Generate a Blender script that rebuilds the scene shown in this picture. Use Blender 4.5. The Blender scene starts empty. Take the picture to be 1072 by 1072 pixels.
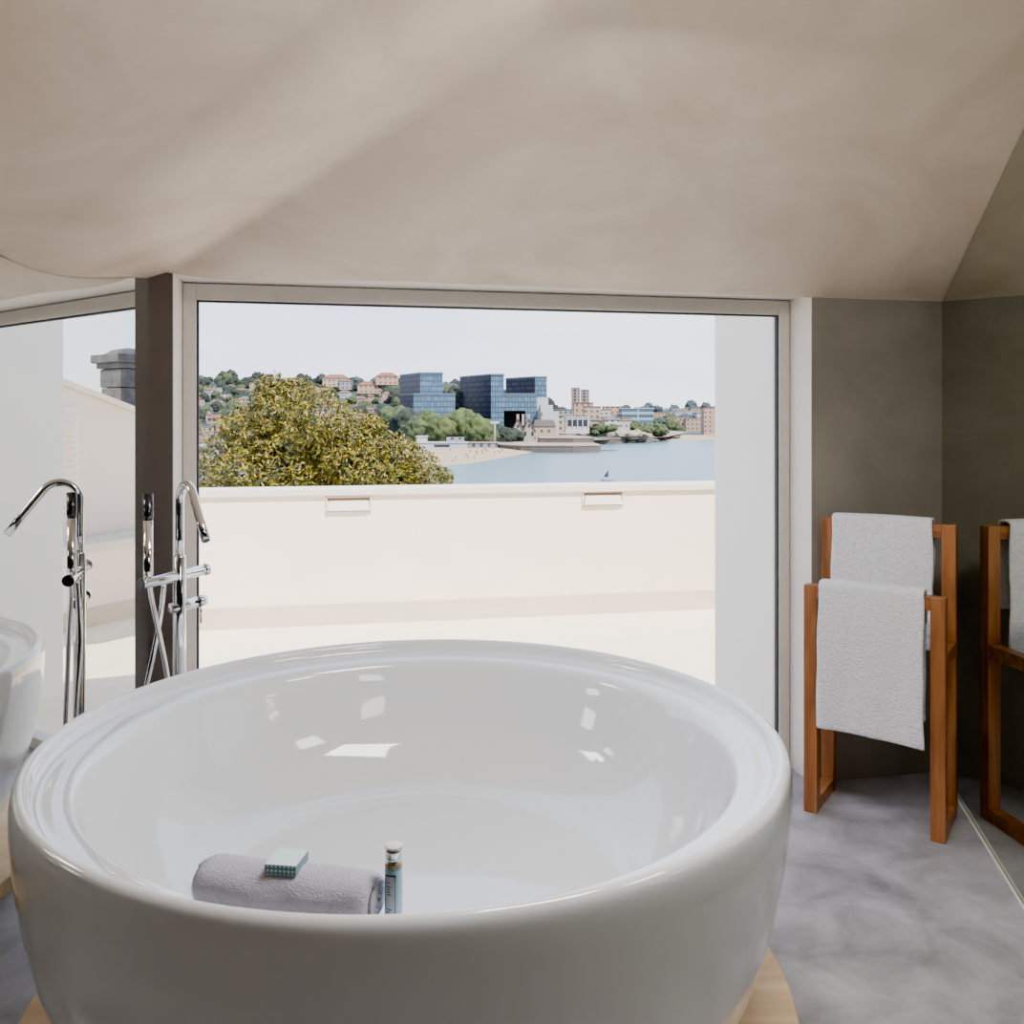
import bpy, bmesh, math, random
from mathutils import Vector, Matrix, noise
random.seed(7)
C = bpy.context.scene.collection
CAMZ = 1.36; F = 948.0; CX = 536.0; CY = 440.0
R = math.radians

def pix(x, y, Z):
    """world point seen at photo position (x,y) at depth Z"""
    return Vector(((x-CX)/F*Z, Z, CAMZ-(y-CY)/F*Z))

# ------------------------------------------------------------------ materials
def new_mat(name):
    m = bpy.data.materials.new(name); m.use_nodes = True
    nt = m.node_tree
    return m, nt, nt.nodes['Principled BSDF']

EXT = .45
def ext(r, g, b, k=None, sat=1.35):
    c = srgb(r, g, b); l = .3*c[0]+.6*c[1]+.1*c[2]; k = EXT if k is None else k
    return tuple(max(.003, (l+(v-l)*sat)*k) for v in c[:3])+(1,)

def srgb(r, g, b):
    def f(c):
        c /= 255.0
        return c/12.92 if c <= .04045 else ((c+.055)/1.055)**2.4
    return (f(r), f(g), f(b), 1)

def mat(name, col, rough=.5, metal=0., var=0., scale=5., bump=0., bscale=None, detail=6., spec=.5, stretch=(1,1,1), coat=0., col2=None, contrast=(.3,.7), distort=0.):
    m, nt, b = new_mat(name)
    b.inputs['Roughness'].default_value = rough
    b.inputs['Metallic'].default_value = metal
    b.inputs['Specular IOR Level'].default_value = spec
    if coat:
        b.inputs['Coat Weight'].default_value = coat
        b.inputs['Coat Roughness'].default_value = .03
    tc = nt.nodes.new('ShaderNodeTexCoord'); mp = nt.nodes.new('ShaderNodeMapping')
    mp.inputs['Scale'].default_value = stretch
    nt.links.new(tc.outputs['Object'], mp.inputs['Vector'])
    n = nt.nodes.new('ShaderNodeTexNoise')
    n.inputs['Scale'].default_value = scale; n.inputs['Detail'].default_value = detail
    n.inputs['Roughness'].default_value = .6
    n.inputs['Distortion'].default_value = distort
    nt.links.new(mp.outputs['Vector'], n.inputs['Vector'])
    cr = nt.nodes.new('ShaderNodeValToRGB')
    cr.color_ramp.elements[0].position = contrast[0]; cr.color_ramp.elements[1].position = contrast[1]
    if col2 is None:
        lo = tuple(max(0, c*(1-var)) for c in col[:3])+(1,); hi = tuple(min(1, c*(1+var)) for c in col[:3])+(1,)
    else:
        lo, hi = col, col2
    cr.color_ramp.elements[0].color = lo; cr.color_ramp.elements[1].color = hi
    nt.links.new(n.outputs['Fac'], cr.inputs['Fac'])
    nt.links.new(cr.outputs['Color'], b.inputs['Base Color'])
    if bump:
        n2 = nt.nodes.new('ShaderNodeTexNoise'); n2.inputs['Scale'].default_value = bscale or scale*4
        n2.inputs['Detail'].default_value = 8
        nt.links.new(mp.outputs['Vector'], n2.inputs['Vector'])
        bp = nt.nodes.new('ShaderNodeBump'); bp.inputs['Strength'].default_value = bump
        bp.inputs['Distance'].default_value = .02
        nt.links.new(n2.outputs['Fac'], bp.inputs['Height'])
        nt.links.new(bp.outputs['Normal'], b.inputs['Normal'])
    return m

def wood_mat(name, c1, c2, rough=.4, axis='Z', scale=1., knots=False):
    m, nt, b = new_mat(name)
    b.inputs['Roughness'].default_value = rough
    tc = nt.nodes.new('ShaderNodeTexCoord'); mp = nt.nodes.new('ShaderNodeMapping')
    s = {'X': (1.2, 16, 16), 'Y': (16, 1.2, 16), 'Z': (16, 16, 1.2)}[axis]
    mp.inputs['Scale'].default_value = tuple(v*scale for v in s)
    nt.links.new(tc.outputs['Object'], mp.inputs['Vector'])
    n = nt.nodes.new('ShaderNodeTexNoise'); n.inputs['Scale'].default_value = 2.2
    n.inputs['Detail'].default_value = 8; n.inputs['Distortion'].default_value = .8
    nt.links.new(mp.outputs['Vector'], n.inputs['Vector'])
    cr = nt.nodes.new('ShaderNodeValToRGB')
    cr.color_ramp.elements[0].position = .32; cr.color_ramp.elements[1].position = .68
    cr.color_ramp.elements[0].color = c1; cr.color_ramp.elements[1].color = c2
    nt.links.new(n.outputs['Fac'], cr.inputs['Fac'])
    out = cr.outputs['Color']
    if knots:
        v = nt.nodes.new('ShaderNodeTexVoronoi'); v.inputs['Scale'].default_value = 3.3
        nt.links.new(tc.outputs['Object'], v.inputs['Vector'])
        k = nt.nodes.new('ShaderNodeValToRGB')
        k.color_ramp.elements[0].position = .02; k.color_ramp.elements[1].position = .09
        k.color_ramp.elements[0].color = (.30,.20,.13,1); k.color_ramp.elements[1].color = (1,1,1,1)
        nt.links.new(v.outputs['Distance'], k.inputs['Fac'])
        mx = nt.nodes.new('ShaderNodeMix'); mx.data_type = 'RGBA'; mx.blend_type = 'MULTIPLY'
        mx.inputs['Factor'].default_value = .8
        nt.links.new(out, mx.inputs['A']); nt.links.new(k.outputs['Color'], mx.inputs['B'])
        out = mx.outputs['Result']
    nt.links.new(out, b.inputs['Base Color'])
    bp = nt.nodes.new('ShaderNodeBump'); bp.inputs['Strength'].default_value = .08; bp.inputs['Distance'].default_value = .01
    nt.links.new(n.outputs['Fac'], bp.inputs['Height']); nt.links.new(bp.outputs['Normal'], b.inputs['Normal'])
    return m

def grid_mat(name, glass, frame, px, pz, lx=.12, lz=.22, var=.25, rough=.25):
    """curtain wall / window grid: cells of glass between lines"""
    m, nt, b = new_mat(name)
    b.inputs['Roughness'].default_value = rough; b.inputs['Specular IOR Level'].default_value = .12
    N = nt.nodes.new; L = nt.links.new
    tc = N('ShaderNodeTexCoord'); sp = N('ShaderNodeSeparateXYZ'); L(tc.outputs['Object'], sp.inputs[0])
    def mth(op, a, bb=None):
        n = N('ShaderNodeMath'); n.operation = op
        for i, v in enumerate((a, bb)):
            if v is None: continue
            if isinstance(v, (int, float)): n.inputs[i].default_value = v
            else: L(v, n.inputs[i])
        return n.outputs[0]
    u = mth('DIVIDE', mth('SUBTRACT', sp.outputs[0], mth('MULTIPLY', sp.outputs[1], .8)), px)
    w = mth('DIVIDE', sp.outputs[2], pz)
    line = mth('MAXIMUM', mth('LESS_THAN', mth('FRACT', u), lx), mth('LESS_THAN', mth('FRACT', w), lz))
    cb = N('ShaderNodeCombineXYZ'); L(mth('FLOOR', u), cb.inputs[0]); L(mth('FLOOR', w), cb.inputs[1])
    wn = N('ShaderNodeTexWhiteNoise'); wn.noise_dimensions = '2D'; L(cb.outputs[0], wn.inputs['Vector'])
    cr = N('ShaderNodeValToRGB')
    cr.color_ramp.elements[0].color = tuple(c*(1-var) for c in glass[:3])+(1,)
    cr.color_ramp.elements[1].color = tuple(min(1, c*(1+var)) for c in glass[:3])+(1,)
    L(wn.outputs['Value'], cr.inputs['Fac'])
    mx = N('ShaderNodeMix'); mx.data_type = 'RGBA'
    L(line, mx.inputs['Factor']); L(cr.outputs['Color'], mx.inputs['A']); mx.inputs['B'].default_value = frame
    L(mx.outputs['Result'], b.inputs['Base Color'])
    return m

M = {}
def plaster(name, c1, c2, rough=.55, spec=.35):
    m = mat(name, c1, rough, scale=1.6, col2=c2, bump=.10, bscale=7, detail=9, spec=spec, distort=1.2, contrast=(.25,.75))
    return m
M['ceil'] = plaster('ceiling_plaster', srgb(204,180,156), srgb(236,218,198), .5)
M['darkwall'] = plaster('dark_plaster', srgb(118,110,101), srgb(150,142,131), .45)
M['pillar'] = plaster('pillar_plaster', srgb(80,70,66), srgb(92,82,77), .5)
M['jamb'] = plaster('jamb_plaster', srgb(226,217,206), srgb(238,230,220), .6)
M['backwall'] = plaster('back_plaster', srgb(46,47,50), srgb(60,61,64), .6)
M['floor'] = mat('polished_concrete', srgb(116,112,112), .34, scale=5.0, col2=srgb(184,179,180), detail=15, bump=.05, bscale=14, distort=.4, contrast=(.26,.70), spec=.4)
M['alu'] = mat('frame_aluminium', srgb(208,200,190), .45, metal=.0, var=.04, scale=20)
M['gasket'] = mat('black_gasket', (.01,.01,.012,1), .6)
M['tub'] = mat('white_acrylic', srgb(236,237,240), .06, var=.004, scale=2, spec=.5, coat=.6)
M['oak'] = wood_mat('light_oak', srgb(214,176,126), srgb(240,210,165), .45, 'X', .6, knots=True)
M['teak'] = wood_mat('oiled_teak', srgb(126,72,36), srgb(176,112,62), .38, 'Z')
M['teak_h'] = wood_mat('oiled_teak_rail', srgb(126,72,36), srgb(176,112,62), .38, 'X')
M['chrome'] = mat('chrome', (.82,.82,.84,1), .06, metal=1., var=.01)
M['darkchrome'] = mat('dark_chrome', (.10,.10,.11,1), .2, metal=1., var=.05)
M['terry'] = mat('white_terry', srgb(240,239,243), .95, var=.13, scale=110, bump=.5, bscale=150, spec=.1)
M['terry_grey'] = mat('lilac_terry', srgb(198,196,210), .95, var=.10, scale=130, bump=.35, bscale=330, spec=.1)
M['stucco'] = mat('white_stucco', srgb(240,222,204), .8, var=.03, scale=2.5, bump=.05, spec=.2)
M['stucco_cool'] = mat('cool_white_stucco', srgb(246,238,228), .8, var=.02, scale=2.5, bump=.05, spec=.2)
M['coping'] = mat('stone_coping', srgb(216,206,192), .7, var=.08, scale=3, spec=.2, stretch=(1,1,1))
M['band'] = mat('beige_stone_band', srgb(205,188,168), .7, var=.10, scale=2.2, spec=.2)
M['terrace'] = mat('terrace_stone', srgb(236,222,196), .7, var=.06, scale=3.0, spec=.2)
M['slit_shade'] = mat('lamp_shadow', srgb(120,95,72), .8)  # brown that paints the shade inside the lamp recess
M['stone'] = mat('old_stone', srgb(74,74,74), .9, var=.55, scale=7, bump=.5, bscale=20)
M['sea'] = mat('sea_water', ext(120,150,160), .28, var=.06, scale=.02, stretch=(.25,1,1), bump=.10, bscale=.25, spec=.5)
M['sand'] = mat('sand', ext(222,200,172), .9, var=.06, scale=.05)
M['rock'] = mat('shore_rock', ext(120,112,106), .9, var=.35, scale=.12, bump=.6, bscale=.5)
M['promenade'] = mat('promenade_stone', ext(196,182,166), .9, var=.15, scale=.1)
M['hill'] = mat('hill_scrub', ext(78,92,80), .95, var=.35, scale=.05)
M['hill_hazy'] = mat('hazy_hill_scrub', ext(96,116,124), .95, var=.25, scale=.02)  # bluish distance haze mixed into the scrub colour
M['earth'] = mat('town_ground', ext(140,135,120), .95, var=.2, scale=.05)
for k, (a, b_) in {'t_dark': ((34,48,42),(76,92,68)), 't_mid': ((70,88,48),(128,142,84)), 't_light': ((74,94,40),(132,148,76)), 't_hazy': ((76,96,104),(112,130,134))}.items():  # the farthest leaf tone carries distance haze in its colour
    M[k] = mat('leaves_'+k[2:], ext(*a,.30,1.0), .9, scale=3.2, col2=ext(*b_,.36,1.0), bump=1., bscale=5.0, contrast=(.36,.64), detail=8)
M['bark'] = mat('bark', ext(92,78,62), .9, var=.3, scale=6, bump=.6)
M['w_white'] = grid_mat('white_house_wall', ext(120,122,130), ext(232,230,228), 4.2, 4.0, .62, .55, .3, .8)
M['w_cream'] = grid_mat('cream_house_wall', ext(120,110,105), ext(226,206,186), 4.5, 4.2, .64, .55, .3, .8)
M['w_grey'] = grid_mat('grey_house_wall', ext(100,105,118), ext(190,190,194), 4.0, 3.8, .60, .52, .3, .8)
M['w_pink'] = grid_mat('pink_house_wall', ext(140,112,100), ext(224,196,178), 4.8, 4.6, .66, .58, .3, .8)
M['roof_red'] = mat('clay_roof', ext(176,120,100,.40,1.0), .9, var=.12, scale=.3)
M['roof_grey'] = mat('grey_roof', ext(140,138,142), .9, var=.1, scale=.3)
M['glass_shaded'] = grid_mat('shaded_curtain_wall', ext(52,66,94,.42,1.1), ext(24,30,46,.42,1.1), 2.2, 3.7, .14, .34, .6, .3)  # tower glass on the side away from the sun, shade put into the colour
M['glass_lit'] = grid_mat('lit_curtain_wall', ext(128,158,184,.45,1.0), ext(92,116,140,.45,1.0), 2.2, 3.7, .20, .26, .22, .25)  # same tower glass, sunlit brightness put into the colour
M['parapet_grey'] = mat('grey_roof_edge', ext(122,132,148), .7, var=.05)
M['void'] = mat('dark_opening', ext(38,44,54), .6)
M['stonewall'] = mat('mansion_stone', ext(222,204,188), .9, var=.15, scale=.5)
M['slate'] = mat('mansion_roof', ext(112,98,94), .8, var=.15, scale=.6)
M['concrete_tower'] = grid_mat('apartment_tower_wall', ext(92,84,84), ext(188,172,166), 5.2, 3.4, .5, .3, .2, .8)
M['band_office'] = grid_mat('banded_office_wall', ext(104,124,140), ext(196,210,214), 60., 5.0, .02, .45, .15, .4)
M['white_paint'] = mat('white_paint', ext(238,236,234), .7, var=.03, scale=.3)
M['skin'] = mat('sunburnt_skin', ext(168,120,92), .8, var=.1)
M['swim'] = mat('dark_swimwear', ext(52,58,80), .8)
M['boat_dark'] = mat('dark_sailcloth', ext(58,66,84), .8)

# wall mirrors: silvered glass, a slight tint
def mirror_mat(name, tint, rough):
    m, nt, b = new_mat(name)
    b.inputs['Base Color'].default_value = tint; b.inputs['Metallic'].default_value = 1
    b.inputs['Roughness'].default_value = rough
    return m
M['mirror'] = mirror_mat('clear_mirror', (.78,.79,.75,1), .0)
M['mirror_green'] = mirror_mat('smoked_green_mirror', (.46,.49,.41,1), .02)
def pane_mat():
    m, nt, b = new_mat('window_glass'); nt.nodes.remove(b)
    o = nt.nodes['Material Output']
    t = nt.nodes.new('ShaderNodeBsdfTransparent'); t.inputs[0].default_value = (.97,.98,.98,1)
    g = nt.nodes.new('ShaderNodeBsdfGlossy'); g.inputs['Roughness'].default_value = 0
    fr = nt.nodes.new('ShaderNodeFresnel'); fr.inputs[0].default_value = 1.06
    mx = nt.nodes.new('ShaderNodeMixShader')
    nt.links.new(fr.outputs[0], mx.inputs[0]); nt.links.new(t.outputs[0], mx.inputs[1]); nt.links.new(g.outputs[0], mx.inputs[2])
    nt.links.new(mx.outputs[0], o.inputs[0])
    return m
M['pane'] = pane_mat()

def leaf_mat():
    m, nt, b = new_mat('broad_leaves')
    g = nt.nodes.new('ShaderNodeNewGeometry'); cr = nt.nodes.new('ShaderNodeValToRGB')
    cr.color_ramp.elements[0].color = ext(52,54,26); cr.color_ramp.elements[0].position = 0
    cr.color_ramp.elements[1].color = ext(226,214,150); cr.color_ramp.elements[1].position = 1
    for p, c in ((.25, (92,92,34)), (.5, (140,138,42)), (.72, (184,170,50)), (.86, (164,120,50)), (.95, (206,186,96))):
        e = cr.color_ramp.elements.new(p); e.color = ext(*c)
    nt.links.new(g.outputs['Random Per Island'], cr.inputs['Fac'])
    nt.links.new(cr.outputs['Color'], b.inputs['Base Color'])
    b.inputs['Roughness'].default_value = .45
    return m
M['leaf'] = leaf_mat()

def soap_mat():
    m, nt, b = new_mat('scalloped_box_print')
    N = nt.nodes.new; L = nt.links.new
    tc = N('ShaderNodeTexCoord'); mp = N('ShaderNodeMapping'); mp.inputs['Scale'].default_value = (150,150,150)
    L(tc.outputs['Object'], mp.inputs['Vector'])
    v = N('ShaderNodeTexVoronoi'); v.inputs['Scale'].default_value = 1.; v.inputs['Randomness'].default_value = 0
    L(mp.outputs['Vector'], v.inputs['Vector'])
    cr = N('ShaderNodeValToRGB'); cr.color_ramp.interpolation = 'CONSTANT'
    cr.color_ramp.elements[0].color = srgb(214,236,240); cr.color_ramp.elements[1].color = srgb(104,146,160); cr.color_ramp.elements[1].position = .3
    L(v.outputs['Distance'], cr.inputs['Fac']); L(cr.outputs['Color'], b.inputs['Base Color'])
    return m
M['soap_side'] = soap_mat()
M['soap_top'] = mat('pale_blue_card', srgb(226,242,248), .5, var=.03, scale=120)
M['bottle'] = mat('pale_blue_bottle', srgb(160,200,220), .2, var=.02)
M['cap'] = mat('silver_cap', (.75,.75,.76,1), .2, metal=.9)
M['cap_top'] = mat('white_cap_top', srgb(240,240,240), .4)
M['label'] = mat('grey_label', srgb(176,186,196), .5, var=.03, scale=60)
M['ink'] = mat('dark_ink', srgb(40,48,62), .6)
M['liquid'] = mat('amber_neck', srgb(176,150,120), .3)

# ------------------------------------------------------------------ mesh helpers
def tag(o, label=None, cat=None, group=None, kind=None):
    if label: o['label'] = label
    if cat: o['category'] = cat
    if group: o['group'] = group
    if kind: o['kind'] = kind
    return o

def empty(name, loc=(0,0,0), rz=0):
    o = bpy.data.objects.new(name, None); C.objects.link(o)
    o.location = loc; o.rotation_euler = (0,0,rz); o.empty_display_size = .1
    return o

class MB:
    def __init__(s): s.bm = bmesh.new()
    def box(s, x0, x1, y0, y1, z0, z1, mi=0, mtx=None):
        vs = [s.bm.verts.new(Vector(p)) for p in ((x0,y0,z0),(x1,y0,z0),(x1,y1,z0),(x0,y1,z0),(x0,y0,z1),(x1,y0,z1),(x1,y1,z1),(x0,y1,z1))]
        if mtx:
            for v in vs: v.co = mtx @ v.co
        for f in ((0,3,2,1),(4,5,6,7),(0,1,5,4),(1,2,6,5),(2,3,7,6),(3,0,4,7)):
            fc = s.bm.faces.new([vs[i] for i in f]); fc.material_index = mi
        return s
    def prism(s, poly, z0, z1, mi=0):
        """poly: plan points counter clockwise; z may be numbers or functions of (x,y)"""
        g = lambda z, p: z(p[0], p[1]) if callable(z) else z
        a = [s.bm.verts.new((p[0], p[1], g(z0,p))) for p in poly]
        b = [s.bm.verts.new((p[0], p[1], g(z1,p))) for p in poly]
        n = len(poly)
        for i in range(n):
            s.bm.faces.new((a[i], a[(i+1)%n], b[(i+1)%n], b[i])).material_index = mi
        s.bm.faces.new(b).material_index = mi; s.bm.faces.new(a[::-1]).material_index = mi
        return s
    def tube(s, pts, r, seg=14, caps=True, mi=0):
        pts = [Vector(p) for p in pts]; rings = []
        rad = r if isinstance(r, (list, tuple)) else [r]*len(pts)
        up = None
        for i, p in enumerate(pts):
            d = (pts[min(i+1, len(pts)-1)]-pts[max(i-1, 0)]).normalized()
            if up is None:
                up = Vector((0,0,1)) if abs(d.z) < .9 else Vector((1,0,0))
            a = (up - d*up.dot(d)).normalized(); b = d.cross(a); up = a
            rings.append([s.bm.verts.new(p + (a*math.cos(t)+b*math.sin(t))*rad[i]) for t in [2*math.pi*k/seg for k in range(seg)]])
        for i in range(len(rings)-1):
            for k in range(seg):
                f = s.bm.faces.new((rings[i][k], rings[i][(k+1)%seg], rings[i+1][(k+1)%seg], rings[i+1][k])); f.smooth = True; f.material_index = mi
        if caps:
            s.bm.faces.new(rings[0][::-1]).material_index = mi; s.bm.faces.new(rings[-1]).material_index = mi
        return s
    def lathe(s, prof, seg=48, c=(0,0), mi=0, smooth=True):
        rings = []
        for r, z in prof:
            if r < 1e-6: rings.append([s.bm.verts.new((c[0], c[1], z))])
            else: rings.append([s.bm.verts.new((c[0]+r*math.cos(t), c[1]+r*math.sin(t), z)) for t in [2*math.pi*k/seg for k in range(seg)]])
        for A, B in zip(rings, rings[1:]):
            for k in range(seg):
                k2 = (k+1) % seg
                if len(A) == 1 and len(B) == 1: continue
                if len(A) == 1: f = s.bm.faces.new((A[0], B[k2], B[k]))
                elif len(B) == 1: f = s.bm.faces.new((A[k], A[k2], B[0]))
                else: f = s.bm.faces.new((A[k], A[k2], B[k2], B[k]))
                f.smooth = smooth; f.material_index = mi
        return s
    def build(s, name, m, parent=None, bevel=0, smooth=False, loc=None, recalc=True):
        if recalc: bmesh.ops.recalc_face_normals(s.bm, faces=s.bm.faces)
        me = bpy.data.meshes.new(name); s.bm.to_mesh(me); s.bm.free()
        for mm in (m if isinstance(m, (list, tuple)) else [m]): me.materials.append(mm)
        if smooth:
            for p in me.polygons: p.use_smooth = True
        o = bpy.data.objects.new(name, me); C.objects.link(o)
        if parent: o.parent = parent
        if loc is not None: o.location = loc
        if bevel:
            md = o.modifiers.new('bevel', 'BEVEL'); md.width = bevel; md.segments = 2; md.limit_method = 'ANGLE'; md.angle_limit = R(40)
        return o

def catmull(pts, n=6):
    out = []
    P = [Vector(p) for p in pts]
    P = [P[0]*2-P[1]] + P + [P[-1]*2-P[-2]]
    for i in range(1, len(P)-2):
        for k in range(n):
            t = k/n
            a, b, c, d = P[i-1], P[i], P[i+1], P[i+2]
            out.append(.5*((2*b)+(c-a)*t+(2*a-5*b+4*c-d)*t*t+(3*b-a-3*c+d)*t**3))
    out.append(P[-2])
    return out

# ------------------------------------------------------------------ plan of the room
WU = Vector((.9785, .2063)); WN = Vector((.2063, -.9785))      # along the window, and into the room
W0 = Vector((-1.125, 3.082)); WL = 2.267; W1 = W0 + WU*WL       # window frame, outer corners
SOF = CAMZ + .472
PL = W0 + WN*.187; P0 = PL - WU*.075                            # pillar corners
R0 = W1 + WN*.156; MR = R0 + WU*.553                           # dark wall
LD = Vector((.2201, .9755)); RD = Vector((.2306, .9730))        # side wall directions (going away)
def lx(y): return P0.x + (y-P0.y)*LD.x/LD.y
def rx(y): return MR.x + (y-MR.y)*RD.x/RD.y
YB = -2.2
def hA(x, y): return .473 + .40*((x-PL.x)*WN.x + (y-PL.y)*WN.y)
def mdist(x, y): return .9755*(x-P0.x) - .2201*(y-P0.y)
def hB(x, y): return .454 + .057*(y-P0.y) + .352*mdist(x, y)
# second, softer fold
A2 = Vector((lx(2.29), 2.29)); B2 = Vector((-.381, 1.672)); D2 = (B2-A2).normalized(); N2 = Vector((D2.y, -D2.x))
if N2.y > 0: N2 = -N2
def q2(x, y): return (x-A2.x)*N2.x + (y-A2.y)*N2.y
PF = .606; KB = .36; KA = .22; RA = .55                          # fold spacing and how far the plaster scoops between folds
def scoop(x, y):
    p = -q2(x, y)
    if p <= 0: return 0
    if p <= PF: return -KB*p*(1-p/PF)**2
    r = p-PF
    return -KA*r*(1-r/RA)**2 if r < RA else 0
CAP = 1.3
def ceil_h(x, y): return min(hA(x, y), hB(x, y), CAP) + scoop(x, y)
def ceil_z(x, y): return CAMZ + ceil_h(x, y)

# ceiling: flat polygon in plan, cut along every fold, then lifted
bm = bmesh.new()
q0 = MR+RD*.2+Vector((.2,0)); q1 = P0+LD*.2-Vector((.2,0))
poly = [(lx(YB-.14)-.2, YB-.14), (rx(YB-.14)+.2, YB-.14), tuple(q0), tuple(MR+WU*.005), (R0.x, R0.y), (PL.x, PL.y), (P0.x, P0.y), tuple(q1)]
bm.faces.new([bm.verts.new((x, y, 0)) for x, y in poly])
def cut(p, n):
    bmesh.ops.bisect_plane(bm, geom=bm.verts[:]+bm.edges[:]+bm.faces[:], plane_co=(p[0], p[1], 0), plane_no=(n[0], n[1], 0))
def cut_fn(f):          # cut along f=0 for a linear f
    e = 1e-3
    gx = (f(e,0)-f(0,0))/e; gy = (f(0,e)-f(0,0))/e; g = gx*gx+gy*gy
    c = f(0,0)
    cut((-c*gx/g, -c*gy/g), (gx, gy))
for k in range(0, 17): cut(A2 - N2*(PF*k/16), N2)
for k in range(1, 15): cut(A2 - N2*(PF+RA*k/14), N2)
cut_fn(lambda x, y: hA(x,y)-hB(x,y))
cut_fn(lambda x, y: hA(x,y)-CAP)
cut_fn(lambda x, y: hB(x,y)-CAP)
for v in bm.verts: v.co.z = ceil_z(v.co.x, v.co.y)
for f in bm.faces: f.smooth = True
for e in bm.edges: e.smooth = not (len(e.link_faces) == 2 and e.calc_face_angle(0) > R(4.5))
me = bpy.data.meshes.new('ceiling'); bm.to_mesh(me); bm.free(); me.materials.append(M['ceil'])
o = bpy.data.objects.new('ceiling', me); C.objects.link(o); tag(o, kind='structure')

# floor
o = MB().prism([(lx(YB)-.2, YB-.1), (rx(YB)+.2, YB-.1), (MR.x+.1, MR.y+.1), (W1.x, W1.y+.08), (W0.x, W0.y+.08), (P0.x-.2, P0.y)], -.15, 0).build('floor', M['floor'])
tag(o, kind='structure')

def strip(line, y0, y1, off, z0, z1, n=40):
    """thin upright slab following a side wall; line gives x at y; off pushes it outwards; z1 is callable"""
    b = MB().bm; cols = []
    for i in range(n+1):
        y = y0+(y1-y0)*i/n; x = line(y)
        t = z1(x, y) if callable(z1) else z1
        cols.append([b.verts.new((x, y, z0)), b.verts.new((x, y, t)), b.verts.new((x+off, y, t)), b.verts.new((x+off, y, z0))])
    for A, B in zip(cols, cols[1:]):
        for k in range(4): b.faces.new((A[k], A[(k+1)%4], B[(k+1)%4], B[k]))
    b.faces.new(cols[0]); b.faces.new(cols[-1][::-1])
    m = MB(); m.bm.free(); m.bm = b
    return m
top = lambda x, y: ceil_z(x, y)
MY = .35                                                         # mirrors reach back to here
mo = strip(lx, MY, P0.y, -.012, 0.0, lambda x,y: top(x,y)-.002).build('mirror_panel', M['mirror'])
tag(mo, 'clear frameless mirror covering the left wall, reflecting the tap and tub', 'mirror')
mo = strip(rx, MY, MR.y, .012, 0.0, lambda x,y: top(x,y)-.002).build('mirror_panel', M['mirror_green'])
tag(mo, 'smoked green mirror covering the right wall, reflecting the towel rack', 'mirror')
o = strip(lambda y: lx(y)-.013, YB, P0.y, -.12, 0, CAMZ+CAP+.1).build('wall_left', M['backwall']); tag(o, kind='structure')
o = strip(lambda y: rx(y)+.013, YB, MR.y, .12, 0, CAMZ+CAP+.1).build('wall_right', M['backwall']); tag(o, kind='structure')
o = MB().box(lx(YB)-.1, rx(YB)+.1, YB-.12, YB, 0, CAMZ+CAP+.1).build('wall_rear', M['backwall']); tag(o, kind='structure')
# thin floor joint along the right mirror
o = strip(lambda y: rx(y)-.010, MY, MR.y-.02, .008, 0, .002).build('trim_1', M['coping']); tag(o, kind='structure')
# pillar, dark wall, header
out = -WN
o = MB().prism([(P0.x, P0.y), (PL.x, PL.y), tuple(W0), tuple(W0+out*.09), (P0.x-.25, P0.y+.25), (P0.x-.012, P0.y)][:6], 0, SOF+.0).build('wall_pillar', M['pillar']); tag(o, kind='structure')
o = MB().prism([tuple(R0), tuple(W1), tuple(W1+out*.09), tuple(MR+out*.25+WU*.1), tuple(MR+WU*.1), tuple(MR)][::-1], 0, lambda x,y: SOF).build('wall_back', M['darkwall']); tag(o, kind='structure')
hd = [PL-WU*.3+out*.001, R0+WU*.75, W1+out*.09+WU*.75, W0+out*.09-WU*.3]
o = MB().prism([tuple(p) for p in hd], SOF, CAMZ+CAP+.1).build('wall_header', M['jamb']); tag(o, kind='structure')
o = MB().prism([(lx(YB)-.3, YB-.14), (rx(YB)+.3, YB-.14), tuple(MR+WU*.25), tuple(W1+out*.09+WU*.75), tuple(W0+out*.09-WU*.3), (P0.x-.3, P0.y)], CAMZ+CAP+.1, CAMZ+CAP+.22).build('roof_slab', M['backwall']); tag(o, kind='structure')  # unseen slab added to stop sun leaking in around the ceiling
# light plaster on the reveals
o = MB().prism([tuple(PL+out*.002), tuple(PL+WU*.003+out*.002), tuple(W0+WU*.003), tuple(W0)], 0, SOF-.001).build('trim_2', M['jamb']); tag(o, kind='structure')
o = MB().prism([tuple(R0+out*.002), tuple(W1), tuple(W1-WU*.003), tuple(R0-WU*.003+out*.002)], 0, SOF-.001).build('trim_3', M['jamb']); tag(o, kind='structure')

# window
win = empty('window_1', (W0.x, W0.y, 0), math.atan2(WU.y, WU.x)); tag(win, kind='structure')
fw, ft = .048, .056; top_z = SOF-.004
m = MB()
m.box(.004, fw, -.0, .06, .0, top_z); m.box(WL-fw, WL-.004, -.0, .06, .0, top_z)
m.box(fw, WL-fw, -.0, .06, top_z-ft, top_z); m.box(fw, WL-fw, -.0, .06, .0, .05)
m.build('window_frame', M['alu'], win, bevel=.003)
m = MB(); g = .006
for a in ((fw, fw+g, .05, top_z-ft), (WL-fw-g, WL-fw, .05, top_z-ft)): m.box(a[0], a[1], .01, .03, a[2], a[3])
m.box(fw, WL-fw, .01, .03, top_z-ft-g, top_z-ft)
m.build('window_seal', M['gasket'], win)
m = MB(); m.bm.faces.new([m.bm.verts.new(p) for p in ((fw,.02,.05),(WL-fw,.02,.05),(WL-fw,.02,top_z-ft),(fw,.02,top_z-ft))])
m.build('window_pane', M['pane'], win)

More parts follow.
